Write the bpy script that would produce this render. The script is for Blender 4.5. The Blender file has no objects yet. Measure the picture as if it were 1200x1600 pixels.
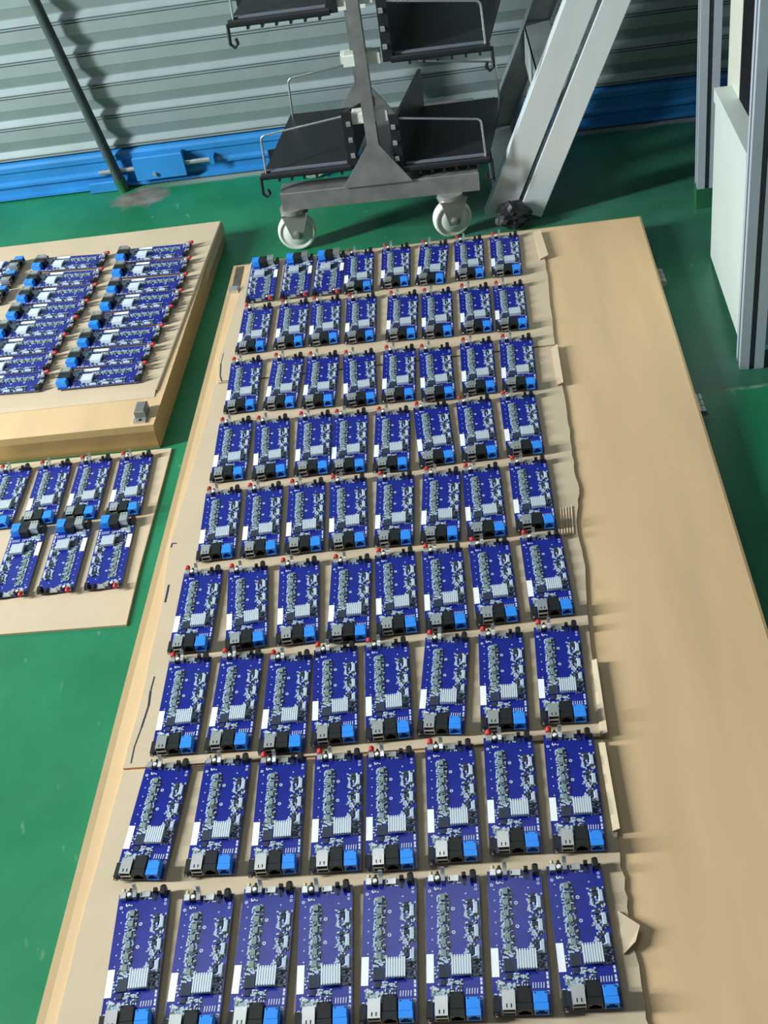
import bpy, bmesh, math, random
from mathutils import Vector, Matrix
random.seed(7)
S = bpy.context.scene
COL = S.collection
R = math.radians

# ------------------------------------------------------------------ camera
F_PX, PITCH, ROLL, CAM_H = 1700.0, 0.7286, -0.1755, 1.173
fw = Vector((0, math.cos(PITCH), -math.sin(PITCH)))
rt0 = Vector((1, 0, 0)); up0 = Vector((0, math.sin(PITCH), math.cos(PITCH)))
rt = rt0 * math.cos(ROLL) + up0 * math.sin(ROLL)
up = -rt0 * math.sin(ROLL) + up0 * math.cos(ROLL)
cd = bpy.data.cameras.new('camera'); cam = bpy.data.objects.new('camera', cd); COL.objects.link(cam)
cam.matrix_world = Matrix(((rt.x, up.x, -fw.x, 0), (rt.y, up.y, -fw.y, 0), (rt.z, up.z, -fw.z, CAM_H), (0, 0, 0, 1)))
cd.sensor_fit = 'VERTICAL'; cd.sensor_height = 36.0; cd.lens = 36.0 * F_PX / 1600.0
cd.clip_start = 0.02; cd.clip_end = 60
S.camera = cam

# ------------------------------------------------------------------ exposure, world, lamps
S.view_settings.view_transform = 'Standard'; S.view_settings.look = 'None'
S.view_settings.gamma = 1.0; S.view_settings.exposure = 0.36
w = bpy.data.worlds.new('world'); S.world = w; w.use_nodes = True
w.node_tree.nodes['Background'].inputs[0].default_value = (0.80, 0.95, 1.0, 1)
w.node_tree.nodes['Background'].inputs[1].default_value = 0.075

def area(name, loc, target, sx, sy, watts, col):
    l = bpy.data.lights.new(name, 'AREA'); l.shape = 'RECTANGLE'; l.size = sx; l.size_y = sy
    l.energy = watts; l.color = col
    o = bpy.data.objects.new(name, l); COL.objects.link(o); o.location = loc
    d = Vector(target) - Vector(loc); o.rotation_euler = d.to_track_quat('-Z', 'Y').to_euler()
    return o
area('ceiling_tube_left', (-3.7, 1.15, 1.85), (0.0, 1.2, 0.0), 0.28, 1.6, 262, (0.93, 1.0, 1.0))
area('ceiling_tube_far', (-0.45, 1.95, 2.7), (-0.45, 1.95, 0.0), 1.6, 0.12, 6.5, (0.92, 1.0, 1.0))

# ------------------------------------------------------------------ materials
def mat(name, col, rough=0.5, metal=0.0, var=0.06, scale=40.0, bump=0.0, spec=0.5, stretch=None):
    m = bpy.data.materials.new(name); m.use_nodes = True
    nt = m.node_tree; b = nt.nodes['Principled BSDF']
    b.inputs['Roughness'].default_value = rough; b.inputs['Metallic'].default_value = metal
    b.inputs['Specular IOR Level'].default_value = spec
    tc = nt.nodes.new('ShaderNodeTexCoord'); no = nt.nodes.new('ShaderNodeTexNoise')
    no.inputs['Scale'].default_value = scale; no.inputs['Detail'].default_value = 4
    if stretch:
        mp = nt.nodes.new('ShaderNodeMapping'); mp.inputs['Scale'].default_value = stretch
        nt.links.new(tc.outputs['Object'], mp.inputs[0]); nt.links.new(mp.outputs[0], no.inputs['Vector'])
    else:
        nt.links.new(tc.outputs['Object'], no.inputs['Vector'])
    rp = nt.nodes.new('ShaderNodeValToRGB')
    rp.color_ramp.elements[0].position = 0.3; rp.color_ramp.elements[1].position = 0.7
    rp.color_ramp.elements[0].color = (*[c * (1 - var) for c in col], 1)
    rp.color_ramp.elements[1].color = (*[min(1, c * (1 + var)) for c in col], 1)
    nt.links.new(no.outputs['Fac'], rp.inputs[0]); nt.links.new(rp.outputs[0], b.inputs['Base Color'])
    if bump:
        bp = nt.nodes.new('ShaderNodeBump'); bp.inputs['Strength'].default_value = bump; bp.inputs['Distance'].default_value = 0.002
        nt.links.new(no.outputs['Fac'], bp.inputs['Height']); nt.links.new(bp.outputs[0], b.inputs['Normal'])
    return m

M = {}
M['pcb'] = mat('pcb_blue', (0.006, 0.015, 0.235), 0.24, var=0.10, scale=60, spec=0.5)
M['pcb_edge'] = mat('pcb_edge', (0.16, 0.14, 0.10), 0.6)
M['silk'] = mat('silk_white', (0.62, 0.66, 0.72), 0.6)
M['label'] = mat('label_white', (0.92, 0.93, 0.95), 0.5, var=0.02)
M['hs'] = mat('heat_sink_white', (0.70, 0.77, 0.83), 0.35, metal=0.15, var=0.03)
M['chip'] = mat('chip_dark', (0.022, 0.03, 0.05), 0.5)
M['chipg'] = mat('chip_grey', (0.20, 0.27, 0.27), 0.4)
M['smd'] = mat('smd_pale', (0.44, 0.53, 0.63), 0.4, var=0.2, scale=900)
M['smdd'] = mat('smd_dark', (0.03, 0.04, 0.05), 0.5)
M['steel'] = mat('plated_steel', (0.62, 0.63, 0.62), 0.28, metal=0.75, var=0.05)
M['blackp'] = mat('black_plastic', (0.008, 0.009, 0.010), 0.42)
M['bluep'] = mat('blue_plastic', (0.025, 0.26, 0.86), 0.38, var=0.04)
M['bluedark'] = mat('blue_plastic_inner', (0.004, 0.03, 0.12), 0.6)
M['redp'] = mat('red_rubber', (0.55, 0.03, 0.03), 0.5)
M['whitep'] = mat('white_plastic', (0.80, 0.80, 0.78), 0.4)
M['gold'] = mat('gold_pin', (0.65, 0.55, 0.35), 0.4, metal=0.6)
M['door'] = mat('laminate_beech', (0.69, 0.475, 0.262), 0.42, var=0.09, scale=6, stretch=(2.6, 0.35, 1))
M['dooredge'] = mat('beech_edging', (0.46, 0.32, 0.165), 0.45, var=0.06, scale=8)
M['brass'] = mat('brass_trim', (0.42, 0.29, 0.12), 0.38, metal=0.35, var=0.10, scale=12)
M['card'] = mat('cardboard', (0.58, 0.465, 0.325), 0.85, var=0.05, scale=9, spec=0.2)
M['cardedge'] = mat('cardboard_core', (0.50, 0.38, 0.24), 0.9, var=0.15, scale=120, spec=0.1)
M['shut'] = mat('shutter_grey', (0.28, 0.345, 0.355), 0.42, metal=0.25, var=0.06, scale=14)
M['shutline'] = mat('shutter_groove', (0.10, 0.13, 0.13), 0.6)
M['bluepaint'] = mat('blue_paint', (0.022, 0.21, 0.53), 0.45, var=0.14, scale=9)
M['pipe'] = mat('dark_grey_paint', (0.035, 0.055, 0.052), 0.45, var=0.12, scale=20)
M['pipefoot'] = mat('green_paint', (0.012, 0.10, 0.04), 0.5, var=0.2)
M['castiron'] = mat('worn_steel', (0.23, 0.23, 0.22), 0.42, metal=0.35, var=0.22, scale=22)
M['zinc'] = mat('galvanised', (0.42, 0.44, 0.41), 0.38, metal=0.6, var=0.12, scale=30)
M['zincdark'] = mat('tarnished_brass', (0.16, 0.14, 0.11), 0.45, metal=0.5, var=0.3, scale=60)
M['nylon'] = mat('white_nylon', (0.66, 0.70, 0.62), 0.45, var=0.05)
M['tray'] = mat('black_tray', (0.013, 0.015, 0.018), 0.38, var=0.15, scale=60)
M['wire'] = mat('bright_wire', (0.62, 0.65, 0.66), 0.25, metal=0.85)
M['alu'] = mat('aluminium', (0.70, 0.75, 0.77), 0.38, metal=0.25, var=0.06, scale=10, stretch=(1, 1, 0.3))
M['aludark'] = mat('dull_aluminium', (0.30, 0.33, 0.33), 0.45, metal=0.5, var=0.1)
M['wrap'] = mat('black_wrap', (0.010, 0.011, 0.013), 0.45)
M['extr'] = mat('grey_extrusion', (0.42, 0.47, 0.54), 0.42, metal=0.2, var=0.04)
M['groove'] = mat('extrusion_groove', (0.14, 0.16, 0.19), 0.55)
M['panel'] = mat('white_panel', (0.50, 0.555, 0.52), 0.5, var=0.03, scale=8)
M['cream'] = mat('cream_board', (0.52, 0.54, 0.46), 0.5, var=0.03)
M['inner'] = mat('dark_cavity', (0.006, 0.006, 0.008), 0.9, spec=0.1)

def floor_material():
    m = bpy.data.materials.new('green_epoxy_floor'); m.use_nodes = True
    nt = m.node_tree; N = nt.nodes.new; L = nt.links.new; b = nt.nodes['Principled BSDF']
    tc = N('ShaderNodeTexCoord'); sep = N('ShaderNodeSeparateXYZ'); L(tc.outputs['Object'], sep.inputs[0])
    def math_(op, a, c=None):
        n = N('ShaderNodeMath'); n.operation = op
        for i, v in enumerate((a, c)):
            if v is None: continue
            if isinstance(v, (int, float)): n.inputs[i].default_value = v
            else: L(v, n.inputs[i])
        return n.outputs[0]
    def noise(sc, det=5, vec=None):
        n = N('ShaderNodeTexNoise'); n.inputs['Scale'].default_value = sc; n.inputs['Detail'].default_value = det
        L(vec or tc.outputs['Object'], n.inputs['Vector']); return n.outputs['Fac']
    def mix(f, a, c):
        n = N('ShaderNodeMix'); n.data_type = 'RGBA'
        if isinstance(f, (int, float)): n.inputs[0].default_value = f
        else: L(f, n.inputs[0])
        for i, v in ((6, a), (7, c)):
            if isinstance(v, tuple): n.inputs[i].default_value = (*v, 1)
            else: L(v, n.inputs[i])
        return n.outputs[2]
    def ramp(f, p0, p1):
        n = N('ShaderNodeMapRange'); n.inputs[1].default_value = p0; n.inputs[2].default_value = p1
        L(f, n.inputs[0]); return n.outputs[0]
    # newer coat in front, older coat behind a joint line, colour dulled for shade
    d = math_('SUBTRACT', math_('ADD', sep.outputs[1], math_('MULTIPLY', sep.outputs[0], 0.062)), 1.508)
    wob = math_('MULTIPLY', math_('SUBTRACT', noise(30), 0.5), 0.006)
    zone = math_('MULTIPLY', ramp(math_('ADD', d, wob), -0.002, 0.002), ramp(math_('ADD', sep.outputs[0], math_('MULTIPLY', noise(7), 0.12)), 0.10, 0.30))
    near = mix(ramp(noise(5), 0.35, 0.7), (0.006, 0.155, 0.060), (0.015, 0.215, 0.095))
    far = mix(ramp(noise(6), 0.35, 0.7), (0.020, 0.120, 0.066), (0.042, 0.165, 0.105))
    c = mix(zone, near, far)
    # pale scuffs
    mp = N('ShaderNodeMapping'); mp.inputs['Rotation'].default_value = (0, 0, 0.35); mp.inputs['Scale'].default_value = (11, 4, 1)
    L(tc.outputs['Object'], mp.inputs[0])
    sc = ramp(noise(5.5, 8, mp.outputs[0]), 0.67, 0.80)
    c = mix(math_('MULTIPLY', sc, 0.5), c, (0.30, 0.42, 0.33))
    # worn chips along the joint
    line = ramp(math_('ABSOLUTE', math_('ADD', d, wob)), 0.006, 0.001)
    c = mix(math_('MULTIPLY', math_('MULTIPLY', line, ramp(noise(25), 0.5, 0.62)), 0.6), c, (0.30, 0.42, 0.33))
    # broken concrete round the post foot
    dx = math_('MULTIPLY', math_('SUBTRACT', sep.outputs[0], -0.47), 1.0)
    dy = math_('MULTIPLY', math_('SUBTRACT', sep.outputs[1], 2.655), 1.25)
    r = math_('SQRT', math_('ADD', math_('MULTIPLY', dx, dx), math_('MULTIPLY', dy, dy)))
    r = math_('ADD', r, math_('MULTIPLY', math_('SUBTRACT', noise(22), 0.5), 0.11))
    patch = ramp(r, 0.085, 0.055)
    conc = mix(ramp(noise(28, 6), 0.3, 0.75), (0.10, 0.095, 0.08), (0.24, 0.23, 0.19))
    c = mix(patch, c, conc)
    # pale grout strip where the floor meets the shutter
    e = math_('ADD', math_('MULTIPLY', sep.outputs[0], 0.1222), math_('MULTIPLY', sep.outputs[1], 0.9925))
    e = math_('ADD', e, math_('MULTIPLY', math_('SUBTRACT', noise(18), 0.5), 0.02))
    c = mix(math_('MULTIPLY', math_('MULTIPLY', ramp(e, 2.620, 2.634), ramp(sep.outputs[0], -0.50, -0.30)), 0.8), c, (0.30, 0.34, 0.32))
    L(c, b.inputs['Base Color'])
    L(ramp(noise(14), 0.0, 1.0), b.inputs['Roughness'])
    rr = N('ShaderNodeMapRange'); rr.inputs[3].default_value = 0.26; rr.inputs[4].default_value = 0.50
    L(noise(9), rr.inputs[0]); L(rr.outputs[0], b.inputs['Roughness'])
    bp = N('ShaderNodeBump'); bp.inputs['Strength'].default_value = 0.25; bp.inputs['Distance'].default_value = 0.002
    L(noise(35), bp.inputs['Height']); L(bp.outputs[0], b.inputs['Normal'])
    return m
M['floor'] = floor_material()

# ------------------------------------------------------------------ mesh helpers
class MB:
    """collects shapes; build() links them as ONE mesh object"""
    def __init__(s): s.v = []; s.f = []; s.m = []; s.mats = []; s.sm = []
    def mi(s, m):
        if m not in s.mats: s.mats.append(m)
        return s.mats.index(m)
    def poly(s, pts, faces, m, smooth=False):
        o = len(s.v); s.v += [tuple(p) for p in pts]; k = s.mi(m)
        for f in faces: s.f.append(tuple(o + i for i in f)); s.m.append(k); s.sm.append(smooth)
    def box(s, x0, x1, y0, y1, z0, z1, m):
        P = [(x, y, z) for z in (z0, z1) for y in (y0, y1) for x in (x0, x1)]
        s.poly(P, [(0, 2, 3, 1), (4, 5, 7, 6), (0, 1, 5, 4), (2, 6, 7, 3), (0, 4, 6, 2), (1, 3, 7, 5)], m)
    def cbox(s, x0, x1, y0, y1, z0, z1, m, c=0.0008, taper=None):
        # box whose upper edges are chamfered
        P = [(x0, y0, z0), (x1, y0, z0), (x1, y1, z0), (x0, y1, z0), (x0, y0, z1 - c), (x1, y0, z1 - c), (x1, y1, z1 - c), (x0, y1, z1 - c),
             (x0 + c, y0 + c, z1), (x1 - c, y0 + c, z1), (x1 - c, y1 - c, z1), (x0 + c, y1 - c, z1)]
        s.poly(P, [(3, 2, 1, 0)] + [(i, (i + 1) % 4, 4 + (i + 1) % 4, 4 + i) for i in range(4)] + [(4 + i, 4 + (i + 1) % 4, 8 + (i + 1) % 4, 8 + i) for i in range(4)] + [(8, 9, 10, 11)], m)
    def prism(s, pts, z0, z1, m, side=None):
        n = len(pts)
        s.poly([(x, y, z0) for x, y in pts] + [(x, y, z1) for x, y in pts], [tuple(range(n, 2 * n)), tuple(range(n - 1, -1, -1))], m)
        s.poly([(x, y, z0) for x, y in pts] + [(x, y, z1) for x, y in pts], [(i, (i + 1) % n, n + (i + 1) % n, n + i) for i in range(n)], side or m)
    def cyl(s, a, b, r, m, n=16, r2=None, cap=True):
        a = Vector(a); b = Vector(b); d = (b - a).normalized()
        x = d.orthogonal().normalized(); y = d.cross(x); r2 = r if r2 is None else r2
        P = [a + (x * math.cos(2 * math.pi * i / n) + y * math.sin(2 * math.pi * i / n)) * r for i in range(n)]
        P += [b + (x * math.cos(2 * math.pi * i / n) + y * math.sin(2 * math.pi * i / n)) * r2 for i in range(n)]
        s.poly(P, [(i, (i + 1) % n, n + (i + 1) % n, n + i) for i in range(n)], m, True)
        if cap: s.poly(P, [tuple(range(n - 1, -1, -1)), tuple(range(n, 2 * n))], m)
    def tube(s, path, r, m, n=8):
        path = [Vector(p) for p in path]; rings = []; ref = None
        for i, p in enumerate(path):
            d = (path[min(i + 1, len(path) - 1)] - path[max(i - 1, 0)]).normalized()
            if ref is None: ref = d.orthogonal().normalized()
            x = (ref - d * ref.dot(d)).normalized(); ref = x; y = d.cross(x)
            rings.append([p + (x * math.cos(2 * math.pi * k / n) + y * math.sin(2 * math.pi * k / n)) * r for k in range(n)])
        P = [q for g in rings for q in g]; F = []
        for i in range(len(path) - 1):
            for k in range(n): F.append((i * n + k, i * n + (k + 1) % n, (i + 1) * n + (k + 1) % n, (i + 1) * n + k))
        s.poly(P, F, m, True)
        s.poly(P, [tuple(range(n - 1, -1, -1)), tuple((len(path) - 1) * n + k for k in range(n))], m)
    def ring(s, cx, cy, z, r0, r1, m, n=14):
        P = [(cx + r0 * math.cos(2 * math.pi * i / n), cy + r0 * math.sin(2 * math.pi * i / n), z) for i in range(n)] + \
            [(cx + r1 * math.cos(2 * math.pi * i / n), cy + r1 * math.sin(2 * math.pi * i / n), z) for i in range(n)]
        s.poly(P, [(i, n + i, n + (i + 1) % n, (i + 1) % n) for i in range(n)], m)
    def disc(s, cx, cy, z, r, m, n=10):
        s.poly([(cx + r * math.cos(2 * math.pi * i / n), cy + r * math.sin(2 * math.pi * i / n), z) for i in range(n)], [tuple(range(n))], m)
    def mesh(s, name):
        me = bpy.data.meshes.new(name); me.from_pydata(s.v, [], s.f)
        for m in s.mats: me.materials.append(M[m])
        me.polygons.foreach_set('material_index', s.m); me.polygons.foreach_set('use_smooth', s.sm)
        bm = bmesh.new(); bm.from_mesh(me); bmesh.ops.recalc_face_normals(bm, faces=bm.faces) if not getattr(s, 'open', False) else None
        bm.to_mesh(me); bm.free(); me.update(); return me
    def build(s, name, parent=None, loc=None):
        o = bpy.data.objects.new(name, s.mesh(name)); COL.objects.link(o)
        if parent: o.parent = parent
        if loc: o.location = loc
        return o

def bevel(o, wd=0.001, seg=2):
    b = o.modifiers.new('bevel', 'BEVEL'); b.width = wd; b.segments = seg; b.limit_method = 'ANGLE'; return o
def thing(name, label, cat, loc=(0, 0, 0), rz=0.0, group=None):
    o = bpy.data.objects.new(name, None); COL.objects.link(o); o.location = loc; o.rotation_euler = (0, 0, rz)
    o.empty_display_size = 0.05; tag(o, label, cat, group); return o
def tag(o, label, cat, group=None):
    o['label'] = label; o['category'] = cat
    if group: o['group'] = group
    return o
def arc(c, r, a0, a1, n=6): return [(c[0] + r * math.cos(a0 + (a1 - a0) * i / n), c[1] + r * math.sin(a0 + (a1 - a0) * i / n)) for i in range(n + 1)]

# ================================================================== the setting
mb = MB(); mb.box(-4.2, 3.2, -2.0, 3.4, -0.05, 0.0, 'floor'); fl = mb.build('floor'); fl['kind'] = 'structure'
fl['label'] = 'glossy green painted workshop floor with pale scuffs'

WANG = R(-7.02); WO = (-0.1376, 2.6854 + 0.012, 0.0)     # foot of the shutter
sh = thing('door_1', 'pale grey roller shutter with a blue bottom rail', 'shutter', WO, WANG); sh['kind'] = 'structure'
def extrude(profile, x0, x1, m, name, parent):
    # profile: list of (y, z) from bottom to top, open sheet given thickness behind
    b = MB(); n = len(profile)
    P = [(x0, y, z) for y, z in profile] + [(x1, y, z) for y, z in profile]
    b.poly(P, [(i, n + i, n + i + 1, i + 1) for i in range(n - 1)], m)
    b.poly([(x0, 0.03, profile[0][1]), (x1, 0.03, profile[0][1]), (x1, 0.03, profile[-1][1]), (x0, 0.03, profile[-1][1])], [(0, 1, 2, 3)], m)
    b.open = True
    return b.build(name, parent)
prof = []; z = 0.100; pitch = 0.0775
while z < 2.3:
    prof += [(0.006, z), (0.000, z + 0.002), (0.000, z + 0.005), (0.004, z + 0.006), (0.004, z + 0.008), (-0.001, z + 0.009),
             (0.000, z + 0.012), (0.0090, z + 0.0235), (0.0090, z + 0.026), (0.0010, z + 0.049), (0.000, z + 0.051), (0.000, z + 0.0765)]
    z += pitch
extrude(prof, -3.4, 3.0, 'shut', 'shutter_curtain', sh)
rail = [(0.000, 0.0), (-0.012, 0.004), (-0.012, 0.010), (0.000, 0.014), (0.000, 0.030), (-0.008, 0.036), (-0.008, 0.042), (0.0, 0.048), (0.0, 0.070), (-0.005, 0.074), (-0.005, 0.086), (0.0, 0.092), (0.012, 0.099)]
extrude(rail, -3.4, 3.0, 'bluepaint', 'bottom_rail', sh)
b = MB(); b.cbox(-0.335, -0.205, -0.030, -0.004, 0.022, 0.082, 'bluepaint', 0.003)
b.cyl((-0.285, -0.030, 0.036), (-0.285, -0.036, 0.036), 0.005, 'steel'); lk = b.build('lock_case', sh)
b = MB(); b.cyl((-0.205, -0.016, 0.050), (-0.130, -0.016, 0.050), 0.006, 'steel'); b.box(-0.140, -0.128, -0.026, 0.0, 0.040, 0.060, 'bluepaint'); b.build('lock_bolt', lk)
b = MB(); b.cyl((-0.335, -0.016, 0.050), (-0.430, -0.016, 0.050), 0.006, 'steel'); b.build('lock_bolt', lk)
b = MB(); b.cbox(-0.465, -0.385, -0.026, -0.012, 0.002, 0.028, 'bluepaint', 0.003); b.build('rail_plate', sh)

# ================================================================== circuit boards
W, L = 0.060, 0.1586
hw, hl = W / 2, L / 2
T0, T1 = 0.0040, 0.0056           # underside and top of the board above what it lies on
def uv(u, v): return (-hw + u * W, hl - v * L)        # fractions from the far left corner
def rect(b, u0, u1, v0, v1, h, m, z=T1, c=0.0):
    x0, y1 = uv(u0, v0); x1, y0 = uv(u1, v1)
    (b.cbox(x0, x1, y0, y1, z, z + h, m, c) if c else b.box(x0, x1, y0, y1, z, z + h, m))
proto = {}
def P(name, b, label=None, sub=(), mod=None):
    proto[name] = (b.mesh(name), label, sub)
rng = random.Random(3)
# the board itself, with its white print, vias, rings and pins
b = MB()
b.prism([(-hw, -hl), (hw, -hl), (hw, hl), (-hw, hl)], T0, T1, 'pcb', 'pcb_edge')
zt = T1 + 0.0001
for i in range(6):
    x, y = uv(0.115, 0.14 + 0.080 * i); b.disc(x, y, zt, 0.0008, 'silk')
for u, v, r in ((0.075, 0.105, .0018), (0.945, 0.862, .0020), (0.055, 0.875, .0020), (0.50, 0.243, .0020), (0.50, 0.412, .0020)):
    x, y = uv(u, v); b.ring(x, y, zt, r, r * 0.5, 'silk')
for u, v in ((0.93, 0.075), (0.93, 0.105)):
    x, y = uv(u, v); b.ring(x, y, zt, .0016, .0009, 'silk')
x, y = uv(0.74, 0.135); b.disc(x, y, zt, 0.0009, 'silk')
for u0, k in ((0.50, 3), (0.69, 5)):
    for i in range(k):
        x, y = uv(u0 + i * 0.046, 0.815); b.poly([(x, y - .003, zt), (x + .0009, y - .003, zt), (x + .0013, y + .003, zt), (x + .0004, y + .003, zt)], [(0, 1, 2, 3)], 'silk')
for v in (0.705, 0.74, 0.765, 0.80, 0.825):
    x, y = uv(0.955, v); b.poly([(x - .0012, y - .0016, zt), (x + .0012, y - .0016, zt), (x + .001, y + .0016, zt), (x - .001, y + .0016, zt)], [(0, 1, 2, 3)], 'silk')
for i in range(26):
    x, y = uv(rng.uniform(.06, .94), rng.choice((rng.uniform(.03, .12), rng.uniform(.78, .99)))); b.cyl((x, y, 0.0003), (x, y, T0), 0.0007, 'gold', 5)
for sx in (-1, 1):
    for sy in (-1, 1): b.cyl((sx * (hw - .004), sy * (hl - .006), 0), (sx * (hw - .004), sy * (hl - .006), T0), 0.002, 'blackp', 8)
P('circuit_board', b)
b = MB(); x0, y1 = uv(0.005, 0.560); x1, y0 = uv(0.135, 0.755); b.box(x0, x1, y0, y1, T1, T1 + 0.0004, 'label'); P('label_sticker', b, 'white paper label')
# finned heat sink
b = MB(); u0, u1, v0, v1 = 0.455, 0.795, 0.588, 0.722
rect(b, u0, u1, v0 + .006, v1 - .006, 0.0030, 'hs', T1 + 0.001)
rect(b, u0 + .04, u1 - .04, v0 + .015, v1 - .015, 0.001, 'chip')
for i in range(8):
    a = u0 + (u1 - u0 - 0.022) * i / 7; rect(b, a, a + 0.024, v0, v1, 0.0036, 'hs', T1 + 0.0035)
for i in range(7):
    a = u0 + 0.022 + (u1 - u0 - 0.022) * i / 7; rect(b, a, a + 0.03, v0 + .010, v1 - .010, 0.0026, 'hs', T1 + 0.0036)
P('heat_sink', b, 'pale finned heat sink')
b = MB(); rect(b, 0.225, 0.41, 0.640, 0.725, 0.0018, 'chip', c=.0003); P('processor_chip', b)
b = MB(); rect(b, 0.250, 0.345, 0.735, 0.775, 0.0014, 'chip', c=.0003); P('memory_chip', b)
for i in range(6):
    b = MB(); v = 0.135 + 0.080 * i; rect(b, 0.265, 0.365, v, v + 0.046, 0.0022, 'chipg', c=.0004); P('driver_chip.%d' % i, b)
for i, v in enumerate((0.215, 0.385, 0.545)):
    b = MB(); rect(b, 0.765, 0.855, v, v + 0.032, 0.0020, 'chip', c=.0003); P('regulator_chip.%d' % i, b)
for i, v in enumerate((0.225, 0.390, 0.545)):
    b = MB(); rect(b, 0.875, 0.955, v - .02, v + 0.065, 0.0028, 'smd', c=.0006); P('coil.%d' % i, b)
# the many tiny soldered pieces
b = MB()
def bits(u0, u1, v0, v1, n, mats=('smd', 'smd', 'smd', 'smdd'), s=(.0010, .0026)):
    for i in range(n):
        x, y = uv(rng.uniform(u0, u1), rng.uniform(v0, v1)); a = rng.uniform(*s); c = rng.uniform(s[0], s[1] * .7)
        if rng.random() < .5: a, c = c, a
        h = rng.uniform(.0006, .0013); b.box(x - a / 2, x + a / 2, y - c / 2, y + c / 2, T1, T1 + h, rng.choice(mats))
for i in range(6):
    v = 0.130 + 0.080 * i
    bits(0.215, 0.268, v, v + .078, 15, ('smd',), (.0011, .0025)); bits(0.362, 0.425, v, v + .078, 15, ('smd', 'smd', 'smd', 'smdd'), (.0010, .0024)); bits(0.26, 0.38, v + .046, v + .080, 12, ('smd', 'chipg'), (.0011, .0025))
    x, y = uv(0.395, v + .058); b.box(x - .0017, x + .0017, y - .0015, y + .0015, T1, T1 + .0015, 'smdd')
bits(0.20, 0.46, 0.560, 0.63, 64, ('smd', 'smd', 'smd', 'smdd'), (.0012, .0030))
for v in (0.185, 0.350, 0.510):
    bits(0.69, 0.765, v, v + .13, 20, ('smd',), (.0013, .0029)); bits(0.76, 0.96, v - .012, v + .030, 12, ('smd', 'smd', 'smdd'), (.0012, .0026)); bits(0.73, 0.96, v + .066, v + .140, 36, ('smd', 'smd', 'smd', 'smdd'), (.0012, .0028)); bits(0.86, 0.97, v - .01, v + .12, 10, ('smd',), (.0011, .0024))
    x, y = uv(0.80, v + .012); b.box(x - .002, x + .002, y - .002, y + .002, T1, T1 + .0016, 'smdd')
    x, y = uv(0.90, v + .115); b.box(x - .0017, x + .0017, y - .0015, y + .0015, T1, T1 + .0016, 'smdd')
bits(0.78, 0.96, 0.63, 0.72, 26, ('smd', 'smd', 'smdd'), (.0011, .0026)); bits(0.14, 0.22, 0.64, 0.77, 9, ('smd',)); bits(0.40, 0.62, 0.735, 0.80, 36, ('smd', 'smd', 'smdd'), (.0012, .0032)); bits(0.36, 0.44, 0.735, 0.78, 5)
bits(0.07, 0.17, 0.775, 0.805, 8, ('silk',), (.0016, .003)); bits(0.08, 0.46, 0.80, 0.875, 46, ('smd', 'smd', 'chipg'), (.0018, .0042)); bits(0.17, 0.30, 0.085, 0.098, 5, ('silk',)); bits(0.42, 0.68, 0.045, 0.07, 9, ('smd',))
P('small_components', b, None)
# far edge
b = MB(); rect(b, 0.055, 0.165, 0.0, 0.055, 0.0065, 'steel', c=.0006)
x, y = uv(0.11, 0.0); b.cyl((x, y, T1 + .0045), (x, y + .0035, T1 + .0045), .0020, 'gold', 10); P('coaxial_socket', b, 'silver socket')
b = MB(); b.cyl((x, y + .0003, T1 + .0055), (x, y + .0056, T1 + .0062), .0037, 'redp', 16, .0035); b.cyl((x, y + .0056, T1 + .0062), (x, y + .0072, T1 + .0064), .0035, 'redp', 16, .0022); P('red_cap', b, 'red rubber cap')
b = MB(); rect(b, 0.185, 0.275, -0.006, 0.055, 0.0055, 'blackp', c=.0005); x, y = uv(0.23, 0.0); b.cyl((x, y, T1 + .003), (x, y + .0045, T1 + .003), .0016, 'blackp', 10); P('push_button', b)
b = MB(); x, y = uv(0.23, 0.027); b.cyl((x, y, T1 + .0055), (x, y, T1 + .0072), .0026, 'whitep', 14, .0022); P('button_cap', b, 'round white button cap')
b = MB(); x0, y0 = uv(0.30, 0.055); x1, _ = uv(0.375, 0)
_, ye = uv(0, 0.0)
prof2 = [(y0, T1), (y0, T1 + .0070), (ye - .0022, T1 + .0078), (ye - .0004, T1 + .0082), (ye + .0030, T1 + .0150), (ye + .0042, T1 + .0146), (ye + .0014, T1 + .0048), (ye - .0005, T1 + .0035), (y0 + .0012, T1 + .0030), (y0 + .0012, T1)]
n = len(prof2); b.poly([(x0, a, c) for a, c in prof2] + [(x1, a, c) for a, c in prof2], [tuple(range(n)), tuple(range(2 * n - 1, n - 1, -1))] + [(i, n + i, n + (i + 1) % n, (i + 1) % n) for i in range(n)], 'steel')
xm = (x0 + x1) / 2; b.cyl((xm, ye + .0016, T1 + .0122), (xm, ye + .0030, T1 + .0118), .0010, 'inner', 10); P('mounting_tab', b, 'bent silver metal tab')
b = MB(); rect(b, 0.420, 0.625, -0.004, 0.045, 0.0022, 'steel', c=.0004); x, y = uv(0.45, 0.022); b.box(x - .0006, x + .0006, y - .002, y + .002, T1 + .0022, T1 + .0024, 'inner'); P('card_slot', b)
b = MB(); rect(b, 0.685, 0.760, -0.012, 0.020, 0.0060, 'blackp', c=.0005); rect(b, 0.70, 0.715, 0.02, 0.07, 0.0012, 'smdd'); rect(b, 0.73, 0.745, 0.02, 0.07, 0.0012, 'smdd'); P('light_sensor', b)
b = MB(); rect(b, 0.835, 0.950, -0.010, 0.055, 0.0090, 'blackp', c=.0010); x, y = uv(0.892, -0.010); b.cyl((x, y + .0002, T1 + .0055), (x, y + .0012, T1 + .0055), .0032, 'blackp', 14); P('power_socket', b)
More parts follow.
